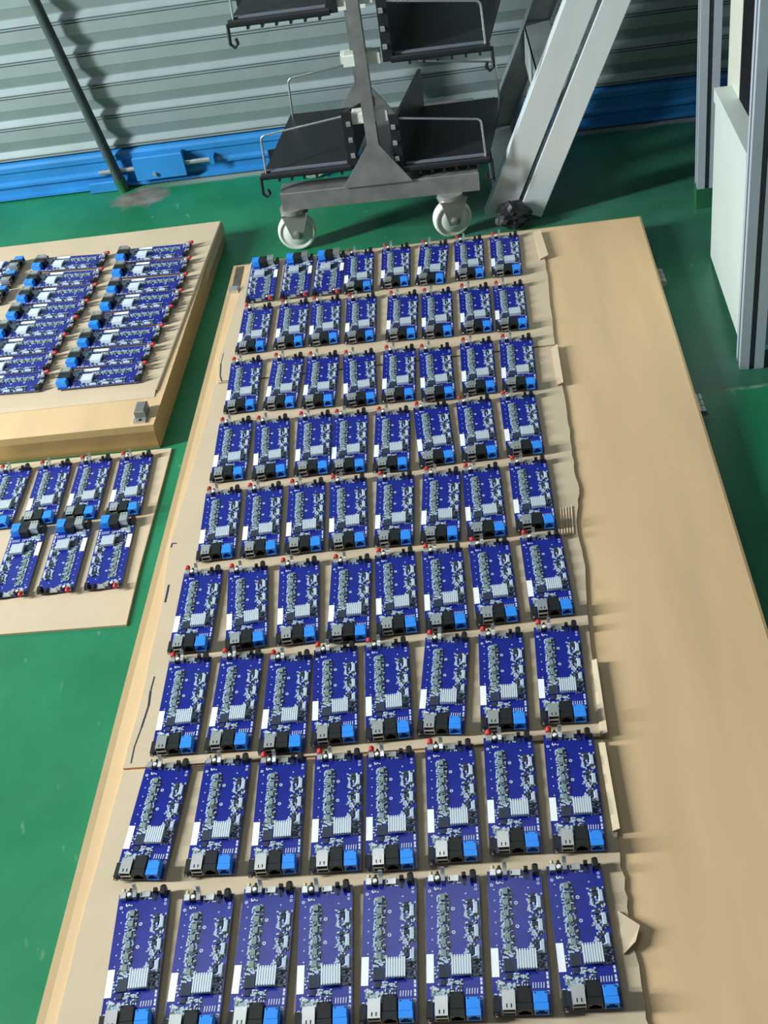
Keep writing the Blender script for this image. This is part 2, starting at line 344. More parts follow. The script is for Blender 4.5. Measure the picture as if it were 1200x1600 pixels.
# near edge
b = MB(); rect(b, 0.005, 0.115, 0.885, 1.000, 0.0060, 'blackp', c=.0010); x, y = uv(0.06, 1.0)
b.cyl((x, y, T1 + .0032), (x, y - .0028, T1 + .0032), .0028, 'blackp', 14); b.cyl((x, y - .0028, T1 + .0032), (x, y - .0030, T1 + .0032), .0014, 'whitep', 12); P('audio_socket', b)
b = MB(); x0, y1 = uv(0.165, 0.880); x1, y0 = uv(0.385, 1.0); y0 -= .0008; zb = T1; ht = .0145; t = .0005
b.box(x0, x1, y0 + .006, y1, zb, zb + ht, 'steel')
b.box(x0, x0 + t, y0, y0 + .006, zb, zb + ht, 'steel'); b.box(x1 - t, x1, y0, y0 + .006, zb, zb + ht, 'steel')
for zz in (zb, zb + ht * .5 - .0012, zb + ht - t): b.box(x0, x1, y0, y0 + .006, zz, zz + (t if zz != zb + ht * .5 - .0012 else .0024), 'steel')
for zz in (zb + .0036, zb + ht * .5 + .0040): b.box(x0 + .0022, x1 - .0022, y0 + .0020, y0 + .006, zz, zz + .0010, 'smdd')
b.box(x0 + t, x1 - t, y0 + .0058, y0 + .0061, zb + t, zb + ht - t, 'inner')
for xx in (x0 + .004, x0 + .0085): b.box(xx, xx + .0012, y0 + .002, y0 + .006, zb + ht, zb + ht + .0002, 'inner')
P('usb_port', b, 'double silver port')
def jack(u0, u1, m, dark, nm, lab, ht=.0128, vs=.875):
    b = MB(); x0, y1 = uv(u0, vs); x1, y0 = uv(u1, 1.0); y0 -= .0010; t = .0016; zb = T1; d = .007
    b.cbox(x0, x1, y0 + d, y1, zb, zb + ht, m, .0007)
    b.box(x0, x0 + t, y0, y0 + d, zb, zb + ht, m); b.box(x1 - t, x1, y0, y0 + d, zb, zb + ht, m)
    b.box(x0 + t, x1 - t, y0, y0 + d, zb, zb + .0018, m); b.box(x0 + t, x1 - t, y0, y0 + d, zb + ht - .0022, zb + ht, m)
    b.box(x0 + t, x1 - t, y0 + d - .0004, y0 + d + .0001, zb, zb + ht - .001, dark)
    xc = (x0 + x1) / 2; s = (x1 - x0)
    b.box(x0 + t, xc - s * .20, y0, y0 + .003, zb + ht - .0050, zb + ht - .0022, m); b.box(xc + s * .20, x1 - t, y0, y0 + .003, zb + ht - .0050, zb + ht - .0022, m)
    for xx in (x0 + .0012, x1 - .0030): b.box(xx, xx + .0018, y1 - .0026, y1 - .0010, zb + ht, zb + ht + .0001, dark)
    P(nm, b, lab)
jack(0.405, 0.665, 'blackp', 'inner', 'network_jack.0', 'black network jack', .0130, .850)
jack(0.690, 0.945 - .01, 'bluep', 'bluedark', 'network_jack.1', 'bright blue network jack', .0125, .885)

SUB = {'red_cap': 'coaxial_socket', 'button_cap': 'push_button'}
def make_board(loc, rz, label, group, cap=True):
    t = thing('circuit_board', label, 'circuit board', loc, rz, group)
    made = {}
    for k, (me, lab, _) in proto.items():
        if k == 'red_cap' and not cap: continue
        nm = 'base_board' if k == 'circuit_board' else k.split('.')[0]
        o = bpy.data.objects.new(nm, me); COL.objects.link(o)
        o.parent = made[SUB[k]] if k in SUB else t
        if lab: o['label'] = lab
        if k == 'small_components': o['kind'] = 'stuff'
        made[k] = o
    return t

# ================================================================== the big door laid flat
def quad_local(root, pts):
    inv = root.matrix_basis.inverted(); return [(inv @ Vector((x, y, 0)))[:2] for x, y in pts]
def root_at(name, label, cat, loc, rz):
    t = thing(name, label, cat, loc, rz); t.matrix_basis = Matrix.Translation(Vector(loc)) @ Matrix.Rotation(rz, 4, 'Z'); return t
DT = 0.042
dr = root_at('door_panel', 'large beech door panel lying flat, loaded with nine rows of circuit boards', 'door', (0.10, 1.2, 0), R(-7.2))
TL, TR, BR, BL = (-0.2269, 2.1394), (0.6374, 2.0441), (0.376, 0.27), (-0.506, 0.27)
q = quad_local(dr, [BL, BR, TR, TL])
ins = [(q[0][0] + .010, q[0][1]), (q[1][0] - .004, q[1][1]), (q[2][0] - .004, q[2][1] - .004), (q[3][0] + .010, q[3][1] - .004)]
b = MB(); b.prism(ins, 0.0, DT, 'door', 'dooredge'); b.build('door_leaf', dr)
def edging(pts_out, pts_in):
    (a, c), (d, e) = pts_out, pts_in
    bb = MB(); P8 = [(*a, 0), (*c, 0), (*e, 0), (*d, 0), (*a, DT - .0006), (*c, DT - .0006), (*e, DT), (*d, DT)]
    bb.poly(P8, [(0, 3, 2, 1), (4, 5, 6, 7), (0, 1, 5, 4), (1, 2, 6, 5), (2, 3, 7, 6), (3, 0, 4, 7)], 'dooredge'); bb.build('edge_strip', dr)
edging((q[0], q[3]), (ins[0], ins[3])); edging((q[1], q[2]), (ins[1], ins[2])); edging((q[3], q[2]), (ins[3], ins[2]))
def lp(root, x, y): return (root.matrix_basis.inverted() @ Vector((x, y, 0)))
c = lp(dr, -0.2185, 2.083); b = MB(); b.box(c.x - .008, c.x + .008, c.y - .050, c.y + .046, DT - .004, DT + .0012, 'zincdark')
b.cbox(c.x - .011, c.x + .009, c.y - .064, c.y - .046, DT - .004, DT + .009, 'steel', .002); b.build('lock_plate', dr)
for x, y in ((0.6105, 1.8155), (0.5505, 1.4073)):
    t_ = (y - 0.27) / (2.0441 - 0.27); xe = 0.376 + (0.6374 - 0.376) * t_
    c = lp(dr, xe, y); b = MB(); b.box(c.x, c.x + .004, c.y - .024, c.y + .024, 0.006, 0.036, 'zinc')
    for k in range(3): b.cyl((c.x + .008, c.y - .024 + k * .0165, .030), (c.x + .008, c.y - .024 + k * .0165 + .0145, .030), .0055, 'zinc', 10)
    b.build('hinge', dr)

# cardboard sheets on the big door
CT = 0.004
def sheet(name, label, pts, z, extra=None):
    c = (sum(p[0] for p in pts) / len(pts), sum(p[1] for p in pts) / len(pts))
    t = root_at('cardboard_sheet', label, 'cardboard', (c[0], c[1], z), R(-7))
    b = MB(); b.prism(quad_local(t, pts), 0.0, CT, 'card', 'cardedge'); b.build('sheet', t); return t
RA = [(0.4164, 2.0531), (0.4091, 1.9384), (0.3995, 1.8685), (0.3725, 1.7158), (0.3571, 1.6302)]
RB = [(0.3594, 1.6252), (0.3402, 1.5071), (0.3296, 1.4276), (0.3176, 1.3571), (0.3098, 1.3009), (0.3033, 1.2626), (0.2991, 1.2250), (0.2861, 1.1867), (0.2739, 1.1272), (0.2687, 1.072), (0.249, 0.9835), (0.2353, 0.9048), (0.2385, 0.9008), (0.2292, 0.8378), (0.2197, 0.7849)]
RC = [(0.2149, 0.780), (0.2068, 0.7176), (0.1994, 0.6584), (0.1927, 0.6245), (0.1866, 0.585), (0.1822, 0.5551), (0.1777, 0.5207), (0.1721, 0.461), (0.166, 0.420), (0.150, 0.30)]
LA = [(-0.1879, 2.133), (-0.2141, 2.0184), (-0.2464, 1.8436), (-0.2593, 1.7795), (-0.2608, 1.698)]
LB = [(-0.268, 1.694), (-0.2796, 1.6087), (-0.3063, 1.4514), (-0.3229, 1.3648), (-0.3382, 1.2766), (-0.3439, 1.2064), (-0.3466, 1.1463), (-0.3589, 1.055), (-0.368, 0.9817), (-0.3792, 0.9141), (-0.3872, 0.8645)]
LC = [(-0.3867, 0.8585), (-0.3976, 0.8014), (-0.408, 0.7404), (-0.4192, 0.6828), (-0.4277, 0.624), (-0.4349, 0.5747), (-0.4396, 0.5412), (-0.465, 0.30)]
def jag(pts, a=0.0022):
    o = []
    for i, p in enumerate(pts):
        o.append(p)
        if i + 1 < len(pts):
            n = pts[i + 1]
            for f in (.33, .66): o.append((p[0] + (n[0] - p[0]) * f + rng.uniform(-a, a), p[1] + (n[1] - p[1]) * f))
    return o
sa = sheet('a', 'torn cardboard sheet under the back three rows of the big door', jag(RA)[::-1] + jag(LA, .0007), DT)
sb = sheet('b', 'torn cardboard sheet under the middle rows of the big door', jag(RB)[::-1] + jag(LB, .0007), DT)
scd = sheet('c', 'torn cardboard sheet under the front two rows of the big door', jag(RC)[::-1] + jag(LC, .0007), DT)
def flap(t, pts, z0, z1, lift):
    # pts: hinge edge first two, free edge last two (world); lifted strip of card
    q = [(t.matrix_basis.inverted() @ Vector((x, y, DT))) for x, y in pts]
    zz = [z0, z0] + [z0 + lift] * (len(pts) - 2)
    b = MB(); n = len(q); P_ = [(p.x, p.y, a) for p, a in zip(q, zz)] + [(p.x, p.y, a + .0028) for p, a in zip(q, zz)]
    b.poly(P_, [tuple(range(n - 1, -1, -1)), tuple(range(n, 2 * n))] + [(i, (i + 1) % n, n + (i + 1) % n, n + i) for i in range(n)], 'card'); b.build('torn_flap', t)
flap(sb, [(0.3319, 1.5049), (0.3477, 1.6152), (0.3595, 1.6223), (0.3425, 1.5056)], CT + .0003, 0, .003)
flap(sb, [(0.2137, 0.7860), (0.2329, 0.902), (0.2395, 0.9008), (0.2225, 0.7860)], CT + .0003, 0, .003)
flap(sa, [(0.398, 1.93), (0.409, 2.045), (0.4240, 2.040), (0.4160, 1.935)], CT + .0003, 0, .003)
flap(scd, [(0.1658, 0.5145), (0.1721, 0.5614), (0.1900, 0.5399), (0.1806, 0.5237)], CT + .0003, 0, .003)
flap(scd, [(0.1930, 0.655), (0.2080, 0.775), (0.2155, 0.772), (0.2010, 0.655)], CT + .0003, 0, .003)
# bared corrugation at the torn edge
b = MB()
for k in range(6):
    p0 = sb.matrix_basis.inverted() @ Vector((0.2600 + .0042 * k, 1.2005, DT)); p1 = sb.matrix_basis.inverted() @ Vector((0.2480 + .0042 * k, 1.140, DT))
    b.cyl((p0.x, p0.y, CT + .0005), (p1.x, p1.y, CT + .0005), .0014, 'card' if k % 2 else 'cardedge', 8)
b.build('corrugation', sb)
# dark tears in the left margin of the sheets
def tear(t, pts, wd=.0016):
    b = MB(); q = [(t.matrix_basis.inverted() @ Vector((x, y, 0))) for x, y in pts]
    for i in range(len(q) - 1):
        a, c = q[i], q[i + 1]; d = Vector((c.x - a.x, c.y - a.y)).normalized(); n_ = Vector((-d.y, d.x)) * wd * rng.uniform(.3, 1)
        b.poly([(a.x - n_.x, a.y - n_.y, CT + .0002), (c.x - n_.x, c.y - n_.y, CT + .0002), (c.x + n_.x, c.y + n_.y, CT + .0002), (a.x + n_.x, a.y + n_.y, CT + .0002)], [(0, 1, 2, 3)], 'chip')
    b.build('tear', t)
tear(sb, [(-0.352, 1.010), (-0.3565, 0.985), (-0.3580, 0.960), (-0.3660, 0.925), (-0.3740, 0.895), (-0.3770, 0.870)])
tear(sb, [(-0.3375, 1.186), (-0.3400, 1.165), (-0.3420, 1.150)], .0022)
tear(sb, [(-0.3280, 1.275), (-0.3350, 1.277), (-0.3365, 1.268)], .0015)
tear(sa, [(-0.250, 1.795), (-0.2555, 1.760), (-0.2570, 1.720), (-0.2540, 1.700), (-0.236, 1.6985)], .0013)

# ================================================================== second door at the left
LT = 0.050
ld = root_at('door_panel', 'smaller beech door panel lying flat at the left with brass front edge', 'door', (-0.70, 1.98, 0), R(-7.2))
q = quad_local(ld, [(-1.46, 1.730), (-0.3780, 1.5918), (-0.2522, 2.342), (-1.33, 2.480)])
fr = [(q[0][0], q[0][1] + .004), (q[1][0], q[1][1] + .004), q[2], q[3]]
b = MB(); b.prism(fr, 0, LT, 'door', 'dooredge'); b.build('door_leaf', ld)
b = MB(); b.box(q[0][0], q[1][0], min(q[0][1], q[1][1]) - .001, min(q[0][1], q[1][1]) + .0035, 0.001, LT - .010, 'brass'); b.build('brass_trim', ld)
b = MB(); y_ = min(q[0][1], q[1][1]); b.poly([(q[0][0], y_ - .001, LT - .010), (q[1][0], y_ - .001, LT - .010), (q[1][0], y_ + .0045, LT + .0006), (q[0][0], y_ + .0045, LT + .0006), (q[0][0], y_ + .005, LT - .010), (q[1][0], y_ + .005, LT - .010)], [(0, 1, 2, 3), (3, 2, 5, 4), (0, 4, 5, 1), (1, 5, 2), (0, 3, 4)], 'brass'); b.build('edge_strip', ld)
c = lp(ld, -0.3985, 1.632); b = MB(); b.cbox(c.x - .010, c.x + .010, c.y - .014, c.y + .018, LT, LT + .018, 'castiron', .002)
b.box(c.x - .013, c.x + .010, c.y - .026, c.y - .013, LT, LT + .004, 'steel'); b.cyl((c.x, c.y - .020, LT + .004), (c.x, c.y - .020, LT + .0045), .003, 'inner', 10); b.build('door_catch', ld, )
# its cardboard: flat sheet, turned down along the right hand edge and bent over in front
t = root_at('cardboard_sheet', 'cardboard sheet on the smaller left door with its edge bent down', 'cardboard', (-0.70, 2.02, LT), R(-7.2))
q2 = quad_local(t, [(-1.30, 1.812), (-0.3768, 1.700), (-0.2535, 2.336), (-1.22, 2.450)])
b = MB(); b.prism(q2, 0, CT, 'card', 'cardedge'); b.build('sheet', t)
b = MB(); a0, a1 = Vector(q2[1]), Vector(q2[2]); n2 = Vector((1, 0))
prof3 = [(0.0, CT), (0.0020, CT - .0006), (0.0042, CT - .004), (0.0062, -.022), (0.0044, -.022), (0.0030, -.004), (0.0015, .0006), (0.0, .0006)]
n = len(prof3)
b.poly([(a0.x + u, a0.y, zz) for u, zz in prof3] + [(a1.x + u, a1.y, zz) for u, zz in prof3], [tuple(range(n)), tuple(range(2 * n - 1, n - 1, -1))] + [(i, n + i, n + (i + 1) % n, (i + 1) % n) for i in range(n)], 'card'); b.build('turned_edge', t)
b = MB(); a0, a1 = Vector(q2[0]), Vector(q2[1])
K = 12; top = []; 
for i in range(K + 1):
    f = i / K; p = a0.lerp(a1, f); sag = -.001 - .004 * max(0, f - .75) / .25
    top.append((p.x, p.y, sag))
P_ = []
for (x, y, s_) in top: P_ += [(x, y, CT), (x, y - .010, CT + s_ * .4), (x, y - .019, .0009), (x, y - .019, .0003), (x, y, .0003)]
F = []
for i in range(K):
    for k in range(5): F.append((i * 5 + k, (i + 1) * 5 + k, (i + 1) * 5 + (k + 1) % 5, i * 5 + (k + 1) % 5))
F += [(4, 3, 2, 1, 0), tuple(K * 5 + k for k in range(5))]
b.poly(P_, F, 'card'); b.build('bent_edge', t)
# cardboard on the floor
t = root_at('cardboard_sheet', 'cardboard sheet lying on the green floor at the left', 'cardboard', (-0.60, 1.37, 0), R(-7))
q3 = quad_local(t, [(-0.92, 1.225), (-0.611, 1.1875), (-0.4135, 1.1605), (-0.3992, 1.2809), (-0.372, 1.4679), (-0.3563, 1.5805), (-0.40, 1.5860), (-0.9, 1.648)])
b = MB(); b.prism(q3, 0.0, CT, 'card', 'cardedge'); b.build('sheet', t)

# ================================================================== the boards in place
ORD = ['first', 'second', 'third', 'fourth', 'fifth', 'sixth', 'seventh', 'eighth', 'ninth']
POS = [(-0.1649,2.0344,-0.116),(-0.0927,2.0255,-0.133),(-0.0265,2.0145,-0.146),(0.0356,2.0013,-0.122),(0.1115,1.9955,-0.137),(0.1865,1.9826,-0.204),(0.2619,1.9755,-0.150),(0.3345,1.9642,-0.160),(-0.1866,1.8513,-0.125),(-0.1130,1.8438,-0.126),(-0.0482,1.8340,-0.106),(0.0211,1.8202,-0.121),(0.1001,1.8030,-0.149),(0.1664,1.7907,-0.138),(0.2396,1.7830,-0.137),(0.3045,1.7707,-0.150),(-0.2125,1.6656,-0.097),(-0.1374,1.6538,-0.155),(-0.0713,1.6384,-0.133),(-0.0011,1.6224,-0.082),(0.0696,1.6145,-0.137),(0.1356,1.5980,-0.107),(0.2098,1.5950,-0.138),(0.2795,1.5836,-0.159),(-0.2362,1.4802,-0.104),(-0.1687,1.4663,-0.065),(-0.0970,1.4568,-0.099),(-0.0361,1.4449,-0.115),(0.0343,1.4301,-0.139),(0.1049,1.4267,-0.073),(0.1760,1.4200,-0.105),(0.2492,1.4119,-0.119),(-0.2578,1.2965,-0.089),(-0.1901,1.2869,-0.087),(-0.1217,1.2780,-0.094),(-0.0550,1.2700,-0.091),(0.0169,1.2577,-0.139),(0.0882,1.2481,-0.169),(0.1542,1.2403,-0.118),(0.2284,1.2380,-0.128),(-0.2932,1.1176,-0.128),(-0.2184,1.1061,-0.038),(-0.1438,1.0984,-0.076),(-0.0697,1.0852,-0.131),(-0.0024,1.0833,-0.095),(0.0660,1.0740,-0.108),(0.1357,1.0708,-0.103),(0.2114,1.0661,-0.111),(-0.3104,0.9478,-0.126),(-0.2385,0.9381,-0.143),(-0.1705,0.9197,-0.128),(-0.1052,0.9197,-0.093),(-0.0354,0.9115,-0.093),(0.0382,0.9045,-0.215),(0.1139,0.8946,-0.162),(0.1888,0.8892,-0.163),(-0.3407,0.7765,-0.199),(-0.2604,0.7669,-0.148),(-0.1881,0.7530,-0.114),(-0.1173,0.7432,-0.112),(-0.0533,0.7330,-0.114),(0.0195,0.7287,-0.121),(0.0911,0.7266,-0.140),(0.1627,0.7148,-0.153),(-0.3542,0.6014,-0.079),(-0.2830,0.5841,-0.123),(-0.2134,0.5798,-0.141),(-0.1458,0.5684,-0.095),(-0.0759,0.5641,-0.130),(-0.0071,0.5546,-0.138),(0.0613,0.5486,-0.145),(0.1292,0.5425,-0.118)]
def colname(c, n=8):
    return 'leftmost' if c == 0 else 'rightmost' if c == n - 1 else ORD[c] + ' from the left' if c < n // 2 else ORD[n - 1 - c] + ' from the right'
for i, (x, y, a) in enumerate(POS):
    r, c = divmod(i, 8); rf = 8 - r
    row = 'front row' if rf == 0 else 'back row' if rf == 8 else ORD[rf] + ' row from the front' if rf <= 4 else ORD[8 - rf] + ' row from the back'
    turned = r == 0 and c < 3
    lab = 'blue circuit board on the big door, %s, %s' % (row, colname(c))
    if turned: lab = 'blue circuit board turned around, back row of the big door, ' + colname(c)
    make_board((x, y, DT + CT), a + (math.pi if turned else 0), lab, 'circuit boards on the big door', cap=not (r == 8 or (r == 7 and c < 2)))
RIGHT = [(-0.400, 2.226, -99.7), (-0.404, 2.158, -100.9), (-0.410, 2.088, -100.2), (-0.419, 2.024, -100.8), (-0.437, 1.961, -98.0), (-0.454, 1.897, -100.0), (-0.470, 1.832, -100.3), (-0.482, 1.768, -98.0)]
MID = [(-0.590, 2.251, -102.5), (-0.598, 2.181, -102.5), (-0.606, 2.115, -102.5), (-0.619, 2.052, -102.0), (-0.636, 1.990, -100.2), (-0.653, 1.928, -100.4), (-0.666, 1.864, -99.8), (-0.674, 1.800, -99.8)]
def depth(i, n): return 'at the back' if i == 0 else 'at the front' if i == n - 1 else ORD[i] + ' from the back' if i < n // 2 else ORD[n - 1 - i] + ' from the front'
for nm, lst in (('right column', RIGHT), ('middle column', MID)):
    for i, (x, y, a) in enumerate(lst):
        make_board((x, y, LT + CT), R(a), 'blue circuit board sideways on the smaller door, %s, %s' % (nm, depth(i, len(lst))), 'circuit boards on the smaller left door')
for i, (ex, ey) in enumerate([(-0.700, 2.244), (-0.709, 2.186), (-0.720, 2.123)]):
    a = R(78.5); u_ = Vector((math.cos(a), math.sin(a))); v_ = Vector((-math.sin(a), math.cos(a)))
    p = Vector((ex, ey)) - Vector((0.010, 0)) + v_ * hl + u_ * (hw - .002) + Vector((0, .003 * (1 - i) ))
    make_board((p.x, p.y, LT + CT), a, 'blue circuit board on the smaller door at the left picture edge, %s' % ('rearmost', 'middle one', 'nearest')[i], 'circuit boards on the smaller left door')
for i, (x, y, a) in enumerate([(-0.425, 1.489, -5.5), (-0.500, 1.499, -5.8), (-0.573, 1.506, -5.0), (-0.649, 1.514, -6.5)]):
    make_board((x, y, CT), R(a), 'blue circuit board on the floor cardboard, back row, %s' % ('rightmost', 'second from the right', 'third from the right', 'fourth from the right')[i], 'circuit boards on the floor cardboard')
for i, (x, y, a) in enumerate([(-0.447, 1.322, 174.2), (-0.523, 1.332, 173.8), (-0.600, 1.341, 174.4)]):
    make_board((x, y, CT), R(a), 'blue circuit board turned end to end, floor cardboard front row, %s' % ('rightmost', 'second from the right', 'third from the right')[i], 'circuit boards on the floor cardboard')

# ================================================================== post in front of the shutter
b = MB(); p0 = Vector((-0.5150, 2.7185, 0)); p1 = Vector((-0.5150 - .0675 * 3, 2.724, 1.4))
pp = thing('steel_post', 'dark grey round steel post standing before the roller shutter', 'post', p0)
b.cyl((0, 0, 0), tuple((p1 - p0)), 0.0125, 'pipe', 20); b.build('tube', pp)
b = MB(); b.cyl((0, 0, 0.0), tuple((p1 - p0) * .022), 0.0150, 'pipefoot', 20); b.build('painted_foot', pp)

# ================================================================== trolley with black trays
tr = thing('tray_trolley', 'steel trolley on white castors carrying black wire-guarded trays', 'trolley', (-0.087, 2.246, 0), R(-8.5))
b = MB(); b.cbox(-.012, .417, -.020, .034, .102, .142, 'castiron', .0015); b.cbox(.155, .225, .034, .330, .104, .140, 'castiron', .0015); b.cbox(-.012, .417, .330, .384, .102, .142, 'castiron', .0015); b.build('base_frame', tr)
def post(v, sh_=0.0):
    b = MB(); x0, x1 = .191 - sh_, .215 - sh_; sl = -.005
    P_ = [(x0, v, .142), (x1, v, .142), (x1, v + .03, .142), (x0, v + .03, .142), (x0 + sl, v, 1.15), (x1 + sl, v, 1.15), (x1 + sl, v + .03, 1.15), (x0 + sl, v + .03, 1.15)]
    b.poly(P_, [(0, 3, 2, 1), (4, 5, 6, 7), (0, 1, 5, 4), (1, 2, 6, 5), (2, 3, 7, 6), (3, 0, 4, 7)], 'castiron'); b.build('upright', tr)
    b = MB(); g = [(.128 - sh_, .1425), (.277 - sh_, .1425), (.215 - sh_, .230), (.191 - sh_, .230)]
    b.poly([(x, v - .006, z_) for x, z_ in g] + [(x, v - .001, z_) for x, z_ in g], [(0, 1, 2, 3), (7, 6, 5, 4)] + [(i, (i + 1) % 4, 4 + (i + 1) % 4, 4 + i) for i in range(4)], 'castiron'); b.build('gusset_plate', tr)
post(-.020); post(.345, .045)
def clampbar(zc):
    for v in (-.014, .336):
        b = MB(); s_ = 0.0 if v < 0 else -.045; b.cbox(.166 + s_, .240 + s_, v + .004, v + .034, zc - .011, zc + .011, 'nylon', .002); b.build('clamp', tr)
for zc in (.283, .400, .515, .640): clampbar(zc)
def caster(u, v, ang):
    c = bpy.data.objects.new('caster', None); COL.objects.link(c); c.parent = tr; c.location = (u, v, 0); c.rotation_euler = (0, 0, ang); c.empty_display_size = .02
    b = MB(); r = .043; hz = .013
    prof = [(-hz, r * .30), (-hz, r * .62), (-hz * .85, r * .66), (-hz * .85, r * .80), (-hz, r * .86), (-hz * .75, r * .97), (0, r), (hz * .75, r * .97), (hz, r * .86), (hz * .85, r * .80), (hz * .85, r * .66), (hz, r * .62), (hz, r * .30)]
    n = 32; k = len(prof); P_ = [(q_ * math.cos(2 * math.pi * i / n), a, r + q_ * math.sin(2 * math.pi * i / n)) for i in range(n) for a, q_ in prof]
    b.poly(P_, [(i * k + j, ((i + 1) % n) * k + j, ((i + 1) % n) * k + j + 1, i * k + j + 1) for i in range(n) for j in range(k - 1)], 'nylon', True)
    b.cyl((0, -hz, r), (0, hz, r), r * .32, 'nylon', 20); b.build('wheel', c)
    b = MB()
    for s_ in (-1, 1):
        y0, y1 = sorted((s_ * .0165, s_ * .0195)); g = [(-.011, r - .010), (.011, r - .010), (.032, .090), (-.026, .090)]
        b.poly([(x, y0, z_) for x, z_ in g] + [(x, y1, z_) for x, z_ in g], [(0, 1, 2, 3), (7, 6, 5, 4)] + [(i, (i + 1) % 4, 4 + (i + 1) % 4, 4 + i) for i in range(4)], 'zinc')
    b.box(-.027, .033, -.0195, .0195, .088, .0915, 'zinc'); b.cyl((0, 0, .0915), (0, 0, .102), .028, 'zinc', 20); b.build('fork', c)
    b = MB(); b.cyl((0, -.026, r), (0, .026, r), .0045, 'steel', 12); b.cyl((0, -.024, r), (0, -.0195, r), .008, 'steel', 6); b.build('axle', c)
caster(.006, .000, R(4)); caster(.352, -.014, R(16)); caster(.014, .357, R(20)); caster(.380, .357, R(-10))
def tray(side, zf, u_in, u_out, v0=-.012, v1=.225, rise=.028):
    # side -1: tray reaches to the left of the post, +1: to the right
    c = bpy.data.objects.new('tray', None); COL.objects.link(c); c.parent = tr; c.empty_display_size = .03
    b = MB(); ua, ub = sorted((u_in, u_out)); zb_ = zf + rise; th = .005; k_ = .18 * (v1 - v0)
    P_ = [(ua, v0, zf), (ub, v0, zf), (ub + k_, v1, zb_), (ua + k_, v1, zb_), (ua, v0, zf + th), (ub, v0, zf + th), (ub + k_, v1, zb_ + th), (ua + k_, v1, zb_ + th)]
    b.poly(P_, [(0, 3, 2, 1), (4, 5, 6, 7), (0, 1, 5, 4), (1, 2, 6, 5), (2, 3, 7, 6), (3, 0, 4, 7)], 'tray')
    b.tube([(ua - .004, v0, zf - .001), (ub + .004, v0, zf - .001)], .0075, 'tray', 10)
    for k in range(6):
        u = ua + .03 + k * (ub - ua - .05) / 5; b.box(u, u + .005, v0 - .004, v0 + .06, zf - .014, zf, 'tray')
    b.box(ua, ub, v0 + .10, v0 + .105, zf - .008, zf + .013, 'tray')
    # hook at the outer front corner
    uo = u_out + .006 * side
    b.tube([(uo, v0 - .002, zf), (uo + .001 * side, v0 - .004, zf - .022), (uo + .002 * side, v0 - .004, zf - .038), (uo - .006 * side, v0 - .004, zf - .045), (uo - .013 * side, v0 - .004, zf - .038), (uo - .011 * side, v0 - .004, zf - .028)], .0035, 'tray', 8)
    b.build('tray_plate', c)
    b = MB(); b.box(ua + .004, ub - .004, v0 + .004, v0 + .012, zf + .0052, zf + .0090, 'groove'); b.build('lip_highlight', c)  # paler strip puts the front ridge's highlight into its colour
    # upright plate on the post side
    b = MB(); zt_ = zf + .118; g = [(v0 - .002, zf - .004), (v1 + .01, zb_ - .004), (v1 + .01, zb_ + (.085 if side > 0 else .02)), (v0 - .002, zt_)]
    x0, x1 = sorted((u_in, u_in - .006 * side))
    b.poly([(x0 + .18 * (a - v0), a, z_) for a, z_ in g] + [(x1 + .18 * (a - v0), a, z_) for a, z_ in g], [(0, 1, 2, 3), (7, 6, 5, 4)] + [(i, (i + 1) % 4, 4 + (i + 1) % 4, 4 + i) for i in range(4)], 'tray')
    xf0, xf1 = sorted((u_in, u_in - .020 * side)); b.box(xf0, xf1, v0 - .004, v0 + .003, zf - .004, zt_, 'tray')
    b.build('side_plate', c)
    b = MB()
    for k in range(3):
        uu0, uu1 = sorted((u_in - .008 * side, u_in - .017 * side)); zz = zf + .022 + k * .034; b.cbox(uu0, uu1, v0 - .009, v0 - .003, zz, zz + .009, 'zinc', .001)
    b.build('bolt_row', c)
    for v, z0_, nm in ((v0 + .002, zf, 'wire_guard'), (v1 - .006, zb_, 'wire_guard')):
        kk = .18 * (v - v0); uo_ = u_out - .010 * side + kk; h1, h0 = .088, .108
        path = [(u_in + kk, v, z0_ + h0)] + [(uo_ - side * (.012 - .012 * math.sin(a)), v, z0_ + h1 - .012 + .012 * math.cos(a)) for a in [i * math.pi / 2 / 5 for i in range(6)]] + [(uo_ + .004 * side, v, z0_ + .003)]
        b = MB(); b.tube(path, .0024, 'wire', 8); b.build('wire_guard', c)
tray(-1, .183, .146, -.040); tray(1, .166, .262, .440)
tray(-1, .500, .152, -.040); tray(1, .396, .266, .455); tray(1, .626, .272, .455)

# ================================================================== folded ladder
LA_ = R(-7); ldr = thing('step_ladder', 'folded aluminium step ladder leaning beside the trolley', 'ladder', (0.368, 2.192, 0), LA_)
dv = Vector((0.190, 0, 0.440)).normalized(); pv = Vector((dv.z, 0, -dv.x))
def rail(name, u0, v, wd, th, l0, ln, m, parent=None):
    b = MB(); o = Vector((u0, v, 0)); 
    def q_(a, s, d): return o + dv * d + pv * a + Vector((0, s, 0))
    # channel section: web facing the camera, flanges turned back
    t_ = .003; sec = [(-wd / 2, 0), (wd / 2, 0), (wd / 2, th), (wd / 2 - t_, th), (wd / 2 - t_, t_), (-wd / 2 + t_, t_), (-wd / 2 + t_, th), (-wd / 2, th)]
    n = len(sec); P_ = [q_(a, s, l0) for a, s in sec] + [q_(a, s, l0 + ln) for a, s in sec]
    b.poly(P_, [tuple(range(n)), tuple(range(2 * n - 1, n - 1, -1))] + [(i, n + i, n + (i + 1) % n, (i + 1) % n) for i in range(n)], m)
    return bevel(b.build(name, ldr), .002, 2)
r1 = rail('rail', -.013, 0, .060, .028, .016, 1.18, 'alu'); r2 = rail('rail', .0585, 0, .053, .028, .016, 1.17, 'alu')
rail('rail', -.013, .330, .060, -.028, .016, 1.18, 'aludark'); rail('rail', .0585, .330, .053, -.028, .016, 1.17, 'aludark')
